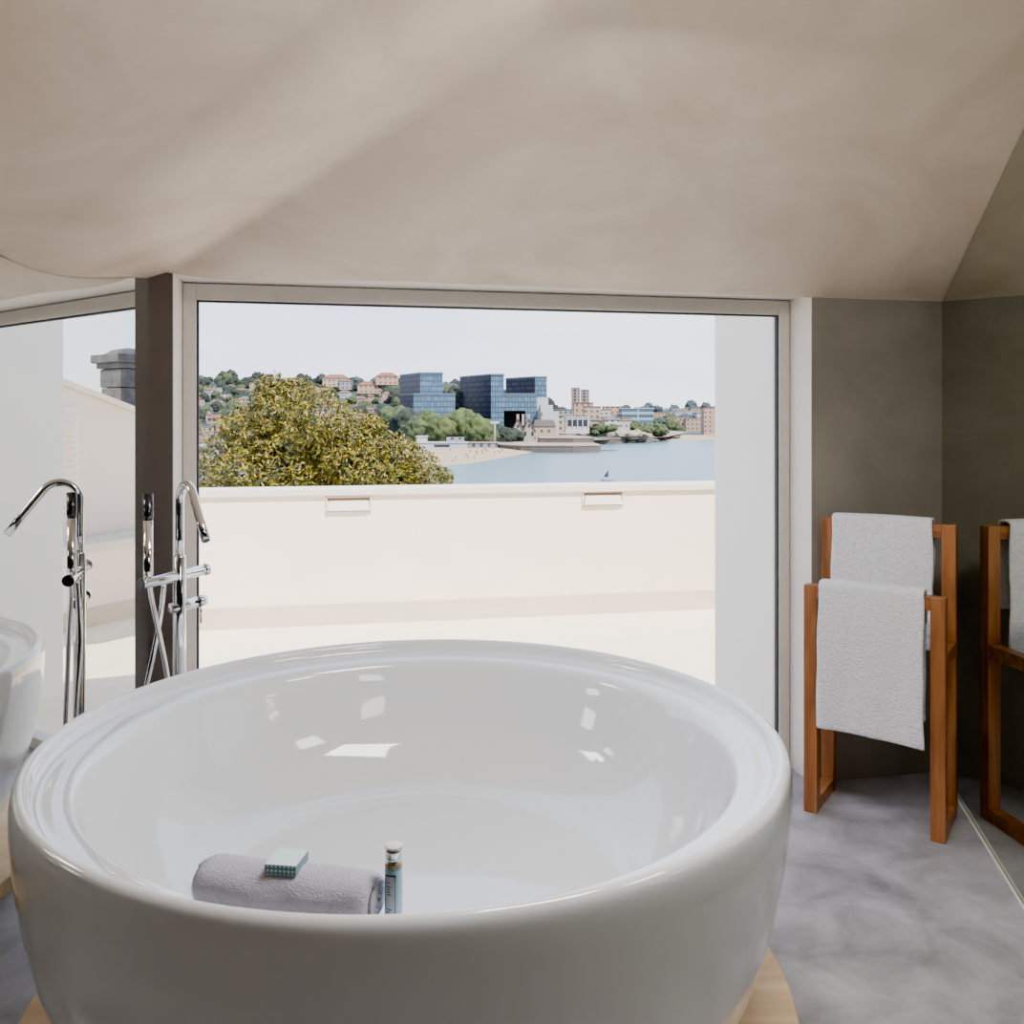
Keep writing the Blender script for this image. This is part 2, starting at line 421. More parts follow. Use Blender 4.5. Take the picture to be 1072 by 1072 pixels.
# ------------------------------------------------------------------ tub on its plinth
TC = (-.225, 2.157)
prof = [(0,.052),(.55,.052),(.66,.052),(.69,.056),(.708,.072),(.735,.11),(.763,.155),(.785,.21),(.812,.30),(.833,.39),(.846,.48),(.853,.56),(.853,.600),(.850,.622),(.844,.633),(.836,.637),(.828,.635),(.822,.628),(.818,.616),(.812,.606),(.800,.600),(.772,.597),(.750,.592),(.736,.580),(.724,.55),(.706,.49),(.680,.42),(.645,.36),(.595,.305),(.550,.276),(.515,.264),(.500,.258),(.485,.252),(.45,.249),(.30,.246),(.06,.244),(0,.244)]
sm = catmull([(r, z, 0) for r, z in prof], 4)
tub = MB().lathe([(max(0,p.x) if i not in (0,len(sm)-1) else 0, p.y) for i, p in enumerate(sm)], 160).build('bathtub', M['tub'], loc=(TC[0],TC[1],0))
tag(tub, 'large round white freestanding bathtub with glossy bowl and flat inner ledge', 'bathtub')
pl = MB().lathe([(0,0),(.87,0),(.87,.046),(.866,.05),(0,.05)], 160).build('plinth', M['oak'], loc=(TC[0],TC[1],.0005))
for p in pl.data.polygons: p.use_smooth = False
tag(pl, 'round pale oak plinth under the white bathtub', 'plinth')

# rolled towel
def spiral_roll():
    m = MB(); L = .29; n = 30; seg = 96; turns = 3.3
    ring0 = None
    a, b = .046, .035
    outer = []
    for i in range(n+1):
        t = i/n; x = -L/2+L*t
        e = min(t, 1-t)*L
        sh = 1-.22*max(0, 1-e/.018)**2
        ring = []
        for k in range(seg):
            th = 2*math.pi*k/seg
            r = sh*(1+.035*noise.noise(Vector((x*18, math.cos(th)*1.7, math.sin(th)*1.7)))+.02*noise.noise(Vector((x*60, th*3, 2))))
            y = a*r*math.cos(th); z = b*r*math.sin(th)
            z = max(z, -b*.86)
            y += .004*math.sin(x*14)
            ring.append(m.bm.verts.new((x, y, z+b*.86)))
        outer.append(ring)
    for A, B in zip(outer, outer[1:]):
        for k in range(seg): m.bm.faces.new((A[k], A[(k+1)%seg], B[(k+1)%seg], B[k])).smooth = True
    # spiral end faces: a raised coil of cloth
    for s, ring in ((-1, outer[0]), (1, outer[-1])):
        c = sum((v.co for v in ring), Vector())/seg
        cv = m.bm.verts.new(c - Vector((s*.022,0,0)))
        for k in range(seg):
            m.bm.faces.new((ring[k], ring[(k+1)%seg], cv) if s < 0 else (ring[(k+1)%seg], ring[k], cv))
        pts = []
        for j in range(90):
            t = j/89; th = t*turns*2*math.pi; rr = .12+.72*t
            pts.append(c + Vector((s*.001, a*.84*rr*math.cos(th), b*.82*rr*math.sin(th))))
        m.tube(pts, .0036, 8)
    return m
A_ = pix(209, 925, 1.440); B_ = pix(399, 925, 1.368)
rt = spiral_roll().build('rolled_towel', M['terry_grey'], smooth=True)
rt.location = ((A_.x+B_.x)/2, (A_.y+B_.y)/2+.004, .603); rt.rotation_euler = (0, 0, math.atan2(B_.y-A_.y, B_.x-A_.x))
tag(rt, 'lilac grey terry towel rolled up on the near ledge of the bathtub', 'towel')
# soap box lying on the roll
bx = empty('soap_box', (-.350, 1.408, .6655), R(-8)); tag(bx, 'small pale blue patterned soap box lying on the rolled towel', 'box')
MB().box(-.025,.025,-.027,.027,0,.0150).build('carton', M['soap_side'], bx, bevel=.0008)
MB().box(-.0246,.0246,-.0266,.0266,.0149,.0158).build('lid_panel', M['soap_top'], bx)
# small bottle
bt = empty('toiletry_bottle', (-.1805, 1.380, .5985)); tag(bt, 'small pale blue toiletry bottle with silver cap standing beside the rolled towel', 'bottle')
MB().lathe([(0,0),(.0125,0),(.0135,.002),(.0135,.078),(.012,.083),(.0095,.086),(0,.086)], 32).build('body', M['bottle'], bt)
MB().lathe([(0,.084),(.0122,.084),(.0122,.090),(.0112,.0905),(.0112,.096),(.0124,.0965),(.0124,.104),(.0135,.105),(.0135,.112),(0,.112)], 32).build('cap', M['cap'], bt)
lp = bt.children
MB().lathe([(0,.112),(.0138,.112),(.0138,.1138),(.0125,.1148),(0,.1148)], 32).build('cap_disc', M['cap_top'], bt)
MB().lathe([(.0136,.0835),(.0126,.0885)], 32).build('neck_ring', M['liquid'], bt)
def wrap(r, a0, a1, z0, z1, n=10):
    m = MB()
    for i in range(n):
        t0 = a0+(a1-a0)*i/n; t1 = a0+(a1-a0)*(i+1)/n
        m.bm.faces.new([m.bm.verts.new((r*math.cos(t), r*math.sin(t), z)) for t, z in ((t0,z0),(t1,z0),(t1,z1),(t0,z1))])
    return m
lab = wrap(.0138, R(-140), R(-72), .014, .074).build('label', M['label'], bt, recalc=False)
m = MB()
bm_parts = [(R(-142),R(-138),.012,.074),(R(-74),R(-70),.012,.074),(R(-142),R(-70),.072,.0745)]
for q in bm_parts:
    for i in range(8):
        t0 = q[0]+(q[1]-q[0])*i/8; t1 = q[0]+(q[1]-q[0])*(i+1)/8
        m.bm.faces.new([m.bm.verts.new((.01395*math.cos(t), .01395*math.sin(t), z)) for t, z in ((t0,q[2]),(t1,q[2]),(t1,q[3]),(t0,q[3]))])
for (a, b_, z) in ((-128,-108,.062),(-130,-100,.056),(-126,-106,.052),(-130,-104,.048),(-128,-98,.044),(-130,-96,.022),(-130,-112,.018)):
    for i in range(4):
        t0 = R(a+(b_-a)*i/4); t1 = R(a+(b_-a)*(i+1)/4)
        m.bm.faces.new([m.bm.verts.new((.01395*math.cos(t), .01395*math.sin(t), zz)) for t, zz in ((t0,z),(t1,z),(t1,z+.0016),(t0,z+.0016))])
m.build('print', M['ink'], lab, recalc=False)

# ------------------------------------------------------------------ bath filler tap
FX, FY = -1.010, 2.752
tap = empty('bath_filler_tap', (FX, FY, 0)); tag(tap, 'tall chrome freestanding bath tap with angled spout and hand shower beside the pillar', 'tap')
S = Vector((.66, -.751)).normalized(); U = Vector((-.60, -.80)).normalized()
def sp(a, z): return (S.x*a, S.y*a, z)
def up(a, z, b=0.): return (U.x*a+S.x*b, U.y*a+S.y*b, z)
MB().lathe([(0,0),(.055,0),(.055,.008),(.050,.012),(0,.012)], 40).build('base_plate', M['chrome'], tap)
MB().lathe([(0,.012),(.0185,.012),(.0185,.945),(.0165,.949),(0,.949)], 32).build('column', M['chrome'], tap)
pts = [sp(0,.94), sp(0,1.0), sp(0,1.06), sp(0,1.10)]
r_ = .055; ang = 143; SPZ = 1.112
for k in range(1, 15):
    t = R(180-ang*k/14); pts.append(sp(r_+r_*math.cos(t), SPZ+r_*math.sin(t)))
lx_, lz_ = r_+r_*math.cos(R(180-ang)), SPZ+r_*math.sin(R(180-ang))
dx, dz = math.sin(R(180-ang)), -math.cos(R(180-ang))
k = (.198-lx_)/dx
for t in (.3,.6,1.): pts.append(sp(lx_+dx*k*t, lz_+dz*k*t))
spo = MB().tube(pts, .0132, 20).build('spout', M['chrome'], tap)
e1 = Vector(pts[-1]); dd = (Vector(pts[-1])-Vector(pts[-2])).normalized()
MB().tube([e1+dd*.0002, e1+dd*.0012], .0105, 20).build('aerator', M['darkchrome'], spo)
br = MB().tube([up(.125,.880), up(.118,.881), up(-.082,.894)], .0165, 24).build('control_bar', M['chrome'], tap)
MB().tube([up(-.0825,.894), up(-.090,.8945), up(-.098,.895)], [.0165,.019,.019], 24).build('end_knob', M['chrome'], br)
MB().tube([up(.125,.880), up(.130,.8797)], [.0185,.0165], 24).build('end_cap', M['darkchrome'], br)
vl = MB().tube([up(.030,.792), up(-.060,.799)], .0165, 24).build('mixer_valve', M['chrome'], tap)
MB().tube([up(-.060,.799), up(-.063,.799)], .0168, 24).build('valve_ring', M['darkchrome'], vl)
MB().tube([up(-.063,.799), up(-.088,.801)], .0172, 24).build('valve_knob', M['chrome'], vl)
MB().tube([up(-.074,.795), up(-.074,.730)], [.0045,.0035], 12).build('lever', M['chrome'], vl)
hs = MB().tube([up(.102,.893,-.004), up(.102,.915,-.004), up(.102,1.065,-.004)], .0135, 20).build('hand_shower', M['chrome'], tap)
MB().tube([up(.102,1.065,-.004), up(.102,1.075,-.004), up(.102,1.143,-.004)], [.012,.0145,.0145], 20).build('spray_head', M['darkchrome'], hs)  # dark reflection on the chrome painted in as a darker metal
# metal hose: from the hand shower down to the floor and back up behind the column
hp = [up(.100,.885,0), up(.092,.83,0), up(.075,.74,.01), up(.050,.60,.02), up(.035,.45,.03), up(.03,.25,.035), up(.045,.07,.03), up(.10,.018,.02), up(.17,.03,0), up(.175,.12,0), up(.165,.25,0), up(.140,.42,-.02), up(.105,.56,-.02), up(.075,.68,-.02), up(.058,.78,-.012), up(.050,.87,-.005)]
MB().tube(catmull(hp, 8), .0072, 12).build('hose', M['chrome'], tap)

# ------------------------------------------------------------------ towel rack
ux = Vector((.832, -.555, 0)); uy = Vector((.555, .832, 0))
RK = Vector((1.0246, 3.145, 0)) - ux*.012
rack = empty('towel_rack', RK, math.atan2(ux.y, ux.x)); tag(rack, 'reddish brown wooden towel rack of two stepped frames in the dark corner', 'towel rack')
RW, RDp = .450, .272; LW = .045; HF, HR = .788, 1.000
def leg(x0, y0, h):
    return MB().box(x0, x0+LW, y0, y0+LW, 0, h).build('leg', M['teak'], rack, bevel=.002)
leg(0, 0, HF); leg(RW-LW, 0, HF)
leg(0, RDp-LW, HR); leg(RW-LW, RDp-LW, HR)
for (y0, h) in ((0, HF), (RDp-LW, HR)):
    MB().box(LW, RW-LW, y0, y0+LW, h-LW, h).build('top_rail', M['teak_h'], rack, bevel=.002)
for x0 in (0, RW-LW):
    MB().box(x0+.001, x0+LW-.001, LW, RDp-LW, 0, LW).build('foot_rail', M['teak_h'], rack, bevel=.002)
    MB().box(x0+.001, x0+LW-.001, LW, RDp-LW, .555, .555+LW).build('side_rail', M['teak_h'], rack, bevel=.002)

def hung_towel(name, x0, x1, yc, ztop, front, back, seed, skew=0., th=.009):
    """cloth folded over a rail, local rack coordinates; front is the long side towards the viewer"""
    path = []   # (y, z, amp)
    g = LW/2+th*.5+.004
    n = 26
    for i in range(n): path.append((yc-g, ztop-front+(front)*i/n, 1-i/n))
    for k in range(9):
        t = math.pi*k/8; path.append((yc-g*math.cos(t), ztop+.010*math.sin(t), 0))
    for i in range(1, n+1): path.append((yc+g, ztop-back*i/n, i/n))
    m = MB(); nx = 36; rows = []
    for j, (y, z, a) in enumerate(path):
        row = []
        for i in range(nx+1):
            u = i/nx; x = x0+(x1-x0)*u
            w = noise.noise(Vector((u*2.6+seed, z*1.6, seed)))*.024*a + noise.noise(Vector((u*7+seed, z*3, 3+seed)))*.007*a
            side = -1 if y < yc else 1
            yy = y + side*abs(w)*.9
            edge = .006*noise.noise(Vector((z*6, seed*3, u)))
            zz = z - skew*u*(1 if a > 0 and side < 0 else .3)*a + .004*noise.noise(Vector((u*4, seed, 1)))*a
            xx = x + edge + .006*a*(u-.5)*2*(1 if side < 0 else -.6)
            row.append(m.bm.verts.new((xx, yy, zz + .003*math.sin(math.pi*u))))
        rows.append(row)
    for A, B in zip(rows, rows[1:]):
        for i in range(nx): m.bm.faces.new((A[i], A[i+1], B[i+1], B[i])).smooth = True
    o = m.build(name, M['terry'], smooth=True)
    md = o.modifiers.new('thick', 'SOLIDIFY'); md.thickness = th; md.offset = 0
    md = o.modifiers.new('sub', 'SUBSURF'); md.levels = 1; md.render_levels = 1
    o.location = RK; o.rotation_euler = (0,0,math.atan2(ux.y, ux.x))
    return o
t1 = hung_towel('bath_towel', .052, .386, LW/2, HF+.006, .492, .43, 1.7, .008, .013)
tag(t1, 'long white terry towel hung over the lower front rail of the wooden rack', 'towel')
t2 = hung_towel('bath_towel', .040, .378, RDp-LW/2, HR+.006, .44, .30, 5.3, .0)
tag(t2, 'white terry towel hung over the higher rear rail of the wooden rack', 'towel')

# ------------------------------------------------------------------ terrace
TZ = -.155; TH = CAMZ-TZ
PA = Vector((pix(207,660,F*TH/220).x, F*TH/220)); PB = Vector((pix(752,637,F*TH/197).x, F*TH/197))
PD = (PB-PA).normalized(); PN = Vector((PD.y, -PD.x))            # towards the room
E0 = PA-PD*2.6; HX = 2.62                                         # house wall plane
E1 = PB+PD*((HX-.05-PB.x)/PD.x)
PTOP = CAMZ-.503
o = MB().prism([tuple(W0+out*.09-WU*2.5), tuple(W1+out*.09+WU*2.0), (4.6, 7.9), tuple(E0-PN*.3)], TZ-.2, TZ).build('terrace_floor', M['terrace']); tag(o, 'pale stone terrace floor outside the window', kind='structure')
def along(a, b, n0, n1, z0, z1):
    return MB().prism([tuple(a+PN*n1), tuple(b+PN*n1), tuple(b+PN*n0), tuple(a+PN*n0)], z0, z1)
pw = along(E0, E1, -.22, 0, TZ, PTOP-.055).build('wall_terrace', M['stucco']); tag(pw, kind='structure')
along(E0, E1, -.25, .03, PTOP-.055, PTOP).build('coping', M['coping'], pw, bevel=.006)
along(E0, E1, .0, .014, TZ, TZ+.155).build('skirting', M['band'], pw)
# two recessed louvre lamps under the coping
def wall_lamp(x, y, lab):
    d = Vector(((x-CX)/F, 1)); den = d.x*PN.x+d.y*PN.y
    t = (PA.x*PN.x+PA.y*PN.y)/den; p = d*t
    z = CAMZ-(y-CY)/F*t
    e = empty('wall_lamp', (p.x, p.y, z), math.atan2(PD.y, PD.x)); tag(e, lab, 'lamp', 'louvred wall lamps under the terrace coping')
    w, h = .168, .062
    m = MB()
    m.box(-w, w, -.012, 0.0, h-.012, h); m.box(-w, w, -.012, 0, -h, -h+.012)
    m.box(-w, -w+.012, -.012, 0, -h, h); m.box(w-.012, w, -.012, 0, -h, h)
    m.build('frame', M['coping'], e, bevel=.002)
    MB().box(-w+.012, w-.012, -.003, -.0005, h-.034, h-.012).build('slot_shade', M['slit_shade'], e)  # flat plate coloured as the recess shade
    m = MB()   # sloping hood
    vs = [m.bm.verts.new(p_) for p_ in ((-w+.03,-.004,h-.034),(w-.03,-.004,h-.034),(w-.012,-.034,-h+.02),(-w+.012,-.034,-h+.02),(-w+.012,-.001,-h+.012),(w-.012,-.001,-h+.012))]
    for f in ((0,1,2,3),(3,2,5,4),(0,3,4),(1,5,2)): m.bm.faces.new([vs[i] for i in f])
    m.build('hood', M['coping'], e)
wall_lamp(365, 528, 'louvred stone lamp set in the terrace wall below the leafy tree')
wall_lamp(631, 522, 'louvred stone lamp set in the terrace wall near the white side wall')
# tall white wall running out from the right end of the window
TW0 = W1-WU*.001+out*.09; TWE = W1+out*.70
o = MB().prism([tuple(TW0), tuple(TWE), tuple(TWE+WU*.25), tuple(TW0+WU*.25)][::-1], TZ, 2.75).build('wall_terrace_side', M['stucco_cool']); tag(o, kind='structure')

# neighbouring house on the right of the terrace, seen in the mirror
hd_ = Vector((-.05, 1)).normalized()
hs_ = empty('neighbour_house', (HX, 5.5, TZ)); tag(hs_, 'white house with sloping roof edge and louvred shutter beside the terrace', 'house')
def prof_yz(poly, x0, x1, name, m_, parent):
    m = MB()
    a = [m.bm.verts.new((x0, y, z)) for y, z in poly]; b = [m.bm.verts.new((x1, y, z)) for y, z in poly]
    n = len(poly)
    for i in range(n): m.bm.faces.new((a[i], a[(i+1)%n], b[(i+1)%n], b[i]))
    m.bm.faces.new(a); m.bm.faces.new(b[::-1])
    return m.build(name, m_, parent)
# local: y from 5.5, z from TZ
rz = lambda y: 1.84-.30*(y+0.15)      # roof edge height above terrace along depth
prof_yz([(-1.4,0),(1.9,0),(1.9,rz(1.9)),(-.6,rz(-.6)),(-1.4,rz(-.6)-.25)], 0, 2.4, 'house_wall', M['stucco'], hs_)
prof_yz([(1.95,rz(1.9)-.01),(1.95,rz(1.9)+.03),(-.6,rz(-.6)+.05),(-.6,rz(-.6))], -.03, 2.45, 'roof_slab', M['stucco'], hs_)
sh = prof_yz([(-.55,.75),(.17,.75),(.17,1.62),(-.1,1.60),(-.55,1.42)], -.02, -.001, 'louvred_shutter', M['stucco_cool'], hs_)
m = MB()
for k in range(17):
    z = .79+k*.048; y1 = .14; y0 = -.5
    m.box(-.036, -.02, y0, y1, z, z+.026)
m.build('slats', M['stucco'], sh)
o = MB().box(HX-.42, HX-.04, 4.6, 7.25, TZ, .40).build('masonry_bench', M['stucco']); tag(o, 'low white masonry bench with stone top against the white house wall', 'bench')
ob = o
MB().box(HX-.45, HX-.04, 4.57, 7.25, .40, .455).build('bench_top', M['coping'], ob)
MB().box(HX-.435, HX-.42, 4.6, 7.25, TZ, TZ+.14).build('skirting', M['band'], ob)
# stone chimney
ch = empty('chimney', (4.05, 7.44, .55), R(12)); tag(ch, 'old grey stone chimney with flat stone cap rising behind the white roof', 'chimney')
m = MB()
for k in range(7):
    s_ = .19 if k % 2 else .20
    m.box(-s_, s_, -s_, s_, .0+k*.19, .0+k*.19+.185)
m.build('stack', M['stone'], ch, bevel=.012)
MB().box(-.225,.225,-.225,.225,1.33,1.385).build('neck', M['stone'], ch, bevel=.01)
MB().box(-.265,.265,-.265,.265,1.385,1.47).build('cap', M['stone'], ch, bevel=.012)
m = MB(); m.lathe([(.24,1.47),(.16,1.52),(0,1.55)], 12); m.build('cap_mound', M['stone'], ch)

# ------------------------------------------------------------------ big broad-leaved tree beyond the parapet
SEA = -14.6
TZt = 27.0
lobes = [(292,432,40),(265,455,42),(330,440,44),(372,462,40),(235,478,34),(410,478,34),(300,480,56),(350,490,52),(285,408,22),(312,410,20),(440,492,26),(260,500,50),(400,505,44),(310,520,70),(222,506,30),(465,500,13),(392,448,18),(352,472,40),(374,492,44),(330,500,50),(430,500,26),(380,474,36),(245,446,18),(425,470,16)]
tree = empty('broadleaf_tree', (pix(320,500,TZt).x, TZt, SEA)); tag(tree, 'large golden green broadleaf tree rising behind the terrace wall', 'tree')
rng = random.Random(3)
verts = []; faces = []
def leaf(c, n, s):
    n = n.normalized(); t = n.orthogonal().normalized(); a = rng.random()*6.283
    q = Matrix.Rotation(a, 3, n); t = q @ t; b = n.cross(t)
    i = len(verts)
    L_ = s*(.8+.5*rng.random()); w = L_*.34
    for (u, v, d) in ((-L_,0,0),(-.2*L_,w,.12*L_),(L_,0,-.1*L_),(-.2*L_,-w,.12*L_)):
        verts.append(c + t*u + b*v - n*d)
    faces.append((i,i+1,i+2,i+3))
org = Vector(tree.location)
for (x, y, r) in lobes:
    dep = TZt + rng.uniform(-1.2, 1.2)
    c = pix(x, y, dep); rad = r/F*dep
    nl = int(52*r**1.55/10)
    for _ in range(nl):
        d = Vector((rng.gauss(0,1), rng.gauss(0,1), rng.gauss(0,1))).normalized()
        if d.y > .55 and rng.random() < .75: d.y = -d.y
        bump = .82+.30*noise.noise(d*2.3+Vector((x, y, 0))*.11)
        k = rad*bump*(1-.30*rng.random()**2.2)
        p = c + Vector((d.x*k, d.y*k*1.0, d.z*k*.95))
        n = (d*.6 + Vector((rng.gauss(0,.6), rng.gauss(0,.6), rng.gauss(0,.6)+.35)))
        leaf(p-org, n, .085)
me = bpy.data.meshes.new('foliage'); me.from_pydata([tuple(v) for v in verts], [], faces); me.materials.append(M['leaf'])
fo = bpy.data.objects.new('foliage', me); C.objects.link(fo); fo.parent = tree
m = MB(); m.tube([(0,0,0),(.1,0,4),(0,0,8),(-.2,0,11)], [.5,.42,.34,.2], 12)
for (x, y, r) in lobes[:13]:
    c = pix(x, y, TZt)-org
    m.tube([(0,0,8.5+rng.uniform(-1,1.5)), (c.x*.5, rng.uniform(-.4,.4), 8.5+(c.z-8.5)*.55), tuple(c)], [.18,.11,.03], 8)
m.build('trunk', M['bark'], tree)

# ------------------------------------------------------------------ sea, beach, hills
def seaZ(y): return F*(CAMZ-SEA)/(y-CY)
m = MB(); m.bm.faces.new([m.bm.verts.new(p) for p in ((-500,20,SEA),(2500,20,SEA),(6000,7000,SEA),(-2500,7000,SEA))])
o = m.build('sea', M['sea']); tag(o, kind='structure')

def shore(name, lo, hi, m_, thick_lo=.05, thick_hi=2.0, n=6):
    """bank between two lines of (x,y) photo positions on the sea, rising from lo to hi"""
    m = MB(); rows = []
    for i in range(n+1):
        t = i/n; row = []
        for a, b in zip(lo, hi):
            x = a[0]+(b[0]-a[0])*t; z = SEA+thick_lo+(thick_hi-thick_lo)*t
            Za = seaZ(a[1]); Zb = F*(CAMZ-SEA-thick_hi)/(b[1]-CY)
            Z = Za+(Zb-Za)*t
            row.append(m.bm.verts.new(((x-CX)/F*Z, Z, z)))
        rows.append(row)
    for A, B in zip(rows, rows[1:]):
        for k in range(len(A)-1): m.bm.faces.new((A[k], A[k+1], B[k+1], B[k])).smooth = True
    return m.build(name, m_, smooth=True)
o = shore('beach', [(380,493),(430,490),(465,488),(490,486),(520,481),(545,476),(566,472)], [(380,470),(430,470),(465,470),(490,469),(520,468),(545,467.5),(566,467)], M['sand'], .05, 1.8); tag(o, kind='structure')
o = shore('far_beach', [(612,466),(640,464.5),(660,463.2),(700,461.5),(760,460.3)], [(612,457.5),(640,457),(660,456.5),(700,455.5),(760,455)], M['sand'], .05, 2.2); tag(o, kind='structure')

def interp(tab, x):
    if x <= tab[0][0]: return tab[0][1]
    for (a, b), (c, d) in zip(tab, tab[1:]):
        if x <= c: return b+(d-b)*(x-a)/(c-a)
    return tab[-1][1]
RIDGE = [(60,402),(200,399),(260,397),(330,400),(380,402),(430,404),(480,409),(540,417),(590,431),(625,441),(680,449)]
BASE = [(60,500),(380,498),(425,476),(480,468),(560,461),(625,458),(680,456)]
def hill_y(x, t):
    r = interp(RIDGE, x); b = interp(BASE, x)
    return b+(r-b)*(t**.8)
HZ0 = [(60,330),(380,340),(430,470),(520,560),(680,640)]; HZ1 = 1200
def hill_pt(x, t):
    z0 = interp(HZ0, x); Z = z0+(HZ1-z0)*t
    return pix(x, hill_y(x, t), Z)
m = MB(); rows = []
for j in range(25):
    rows.append([m.bm.verts.new(hill_pt(60+620*i/60, j/24)) for i in range(61)])
rows.append([m.bm.verts.new(hill_pt(60+620*i/60, 1)+Vector((0,250,-60))) for i in range(61)])
for A, B in zip(rows, rows[1:]):
    for k in range(60): m.bm.faces.new((A[k], A[k+1], B[k+1], B[k])).smooth = True
o = m.build('hillside', M['hill'], smooth=True); tag(o, kind='structure')
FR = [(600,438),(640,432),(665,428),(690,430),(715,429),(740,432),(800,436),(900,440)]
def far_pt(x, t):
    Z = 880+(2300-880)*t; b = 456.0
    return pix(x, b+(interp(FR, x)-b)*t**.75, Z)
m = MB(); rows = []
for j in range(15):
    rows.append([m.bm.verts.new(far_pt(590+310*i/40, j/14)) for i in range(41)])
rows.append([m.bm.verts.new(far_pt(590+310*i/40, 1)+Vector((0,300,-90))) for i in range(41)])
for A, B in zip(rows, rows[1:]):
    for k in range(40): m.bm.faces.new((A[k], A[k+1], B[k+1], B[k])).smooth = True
o = m.build('far_hill', M['hill_hazy'], smooth=True); tag(o, kind='structure')

# ---- trees: a few crown shapes, copied
def crown_mesh(name, m_, seed, sx=1, sz=.8, stem=False):
    b = bmesh.new(); bmesh.ops.create_icosphere(b, subdivisions=4, radius=1)
    for v in b.verts:
        d = v.co.normalized()
        k = 1+.34*noise.noise(d*1.7+Vector((seed,0,0)))+.22*noise.noise(d*4.3+Vector((0,seed,0)))+.12*noise.noise(d*9+Vector((0,0,seed)))
        v.co = Vector((d.x*k*sx, d.y*k*sx, d.z*k*sz+sz*.85))
    for f in b.faces: f.smooth = True
    if stem:
        mm = MB(); mm.bm.free(); mm.bm = b
        mm.tube([(0,0,-1.2),(0,0,.5)], .12, 6)
    me = bpy.data.meshes.new(name); b.to_mesh(me); b.free(); me.materials.append(m_)
    return me
CR = {k: [crown_mesh('crown', M[k], s, 1, sz, st) for s, sz, st in ((1.3,.85,False),(4.1,.7,False),(7.7,1.1,False),(2.9,.5,True))] for k in ('t_dark','t_mid','t_light','t_hazy')}
def put_tree(p, rad, kind, shape, label, group, name='tree'):
    o = bpy.data.objects.new(name, CR[kind][shape]); C.objects.link(o)
    o.location = p - Vector((0,0,rad*.12)); o.scale = (rad,rad,rad); o.rotation_euler = (0,0,rng.random()*6.28)
    tag(o, label, 'tree', group)
    return o
CROWN = [(205,500),(218,470),(235,434),(262,404),(280,392),(310,396),(350,416),(400,442),(440,464),(470,494)]
def behind_crown(x, t, d=14): return 205 < x < 470 and hill_y(x, t) > interp(CROWN, x)+d
# ridge line trees
for i in range(112):
    x = 160+ (590-160)*(i+rng.random()*.8)/112
    t = rng.uniform(.88, 1.0)
    big = rng.random()
    put_tree(hill_pt(x, t), rng.uniform(4.0, 8.5)*(1.1 if big > .8 else 1), 't_dark' if rng.random() < .75 else 't_hazy', rng.choice((0,1,2,3)), 'dark green tree along the hilltop skyline on the left', 'trees along the hilltop skyline')
for i in range(250):
    x = (rng.uniform(203, 300), rng.uniform(300, 430), rng.uniform(203, 280), rng.uniform(110, 203), rng.uniform(370, 470))[i % 5]; t = rng.uniform(.30, .95)
    if behind_crown(x, t) or (x < 203 and i % 2): continue
    put_tree(hill_pt(x, t), rng.uniform(4.0, 7.5), rng.choice(('t_dark','t_dark','t_mid')), rng.choice((0,1,2)), 'dark green tree among the hillside houses', 'trees among the hillside houses')
for i in range(14):
    x = rng.uniform(372, 420); t = rng.uniform(.15, .5)
    put_tree(hill_pt(x, t), rng.uniform(7, 10), rng.choice(('t_dark','t_mid')), rng.choice((0,1)), 'large green tree on the slope left of the glass towers', 'trees left of the glass towers')
# park trees in front of the towers
for (x, y, Z, r, k) in ((438,459,500,9,'t_mid'),(449,455,505,10,'t_light'),(461,458,495,9,'t_light'),(472,455,510,9,'t_mid'),(484,456,505,11,'t_light'),(496,458,500,10,'t_light'),(506,461,500,8,'t_mid'),(425,452,520,10,'t_dark'),(416,446,540,9,'t_mid'),(407,444,545,8,'t_mid'),(520,461,525,7,'t_dark'),(529,462,520,6,'t_dark'),(540,460,545,5,'t_dark')):
    p = pix(x, y, Z); put_tree(p-Vector((0,0,r*.2)), r, k, 0, 'bushy green park tree below the glass towers', 'park trees below the glass towers')
for (x, y, r) in ((479,432,10),(489,436,9),(483,444,9),(474,440,8)):
    put_tree(pix(x, y, 690), r, 't_dark', 2, 'dark tree standing between the two glass office blocks', 'trees between the glass office blocks')
for i in range(70):
    x = rng.uniform(655, 770); t = rng.uniform(.05, 1.0)
    put_tree(far_pt(x, t), rng.uniform(6, 11)*(.7+.6*t), 't_hazy' if t > .3 else rng.choice(('t_hazy','t_mid')), rng.choice((0,1,2)), 'hazy blue green tree on the far headland', 'trees on the far headland')
for (x, y, Z, r) in ((612,445,640,4),(604,442,650,4),(628,449,640,5),(640,450,640,5),(634,447,660,4),(646,448,660,5),(663,449,660,5),(676,450,680,6),(690,452,700,7),(590,441,650,4)):
    put_tree(pix(x, y+3, Z), r, 't_mid', 1, 'low green bush on the rocky point', 'bushes on the rocky point', 'bush')

# ---- houses
def house(p, w, d, h, rot, wall, roof, pitch, label, group):
    o = MB().box(-w/2, w/2, -d/2, d/2, -3, h).build('house', wall, loc=p); o.rotation_euler = (0,0,rot)
    m = MB(); e = .6
    if pitch > 0:
        b = [m.bm.verts.new(q) for q in ((-w/2-e,-d/2-e,h),(w/2+e,-d/2-e,h),(w/2+e,d/2+e,h),(-w/2-e,d/2+e,h))]
        k = min(w, d)/2
        r0 = m.bm.verts.new((-w/2+k*.9, 0, h+pitch)); r1 = m.bm.verts.new((w/2-k*.9, 0, h+pitch))
        for f in ((b[0],b[1],r1,r0),(b[2],b[3],r0,r1),(b[1],b[2],r1),(b[3],b[0],r0),(b[3],b[2],b[1],b[0])): m.bm.faces.new(f)
    else:
        m.box(-w/2-e*.3, w/2+e*.3, -d/2-e*.3, d/2+e*.3, h, h+.7)
    m.build('roof', roof, o)
    tag(o, label, 'house', group)
    return o
WH = [M['w_white'], M['w_white'], M['w_cream'], M['w_grey']]
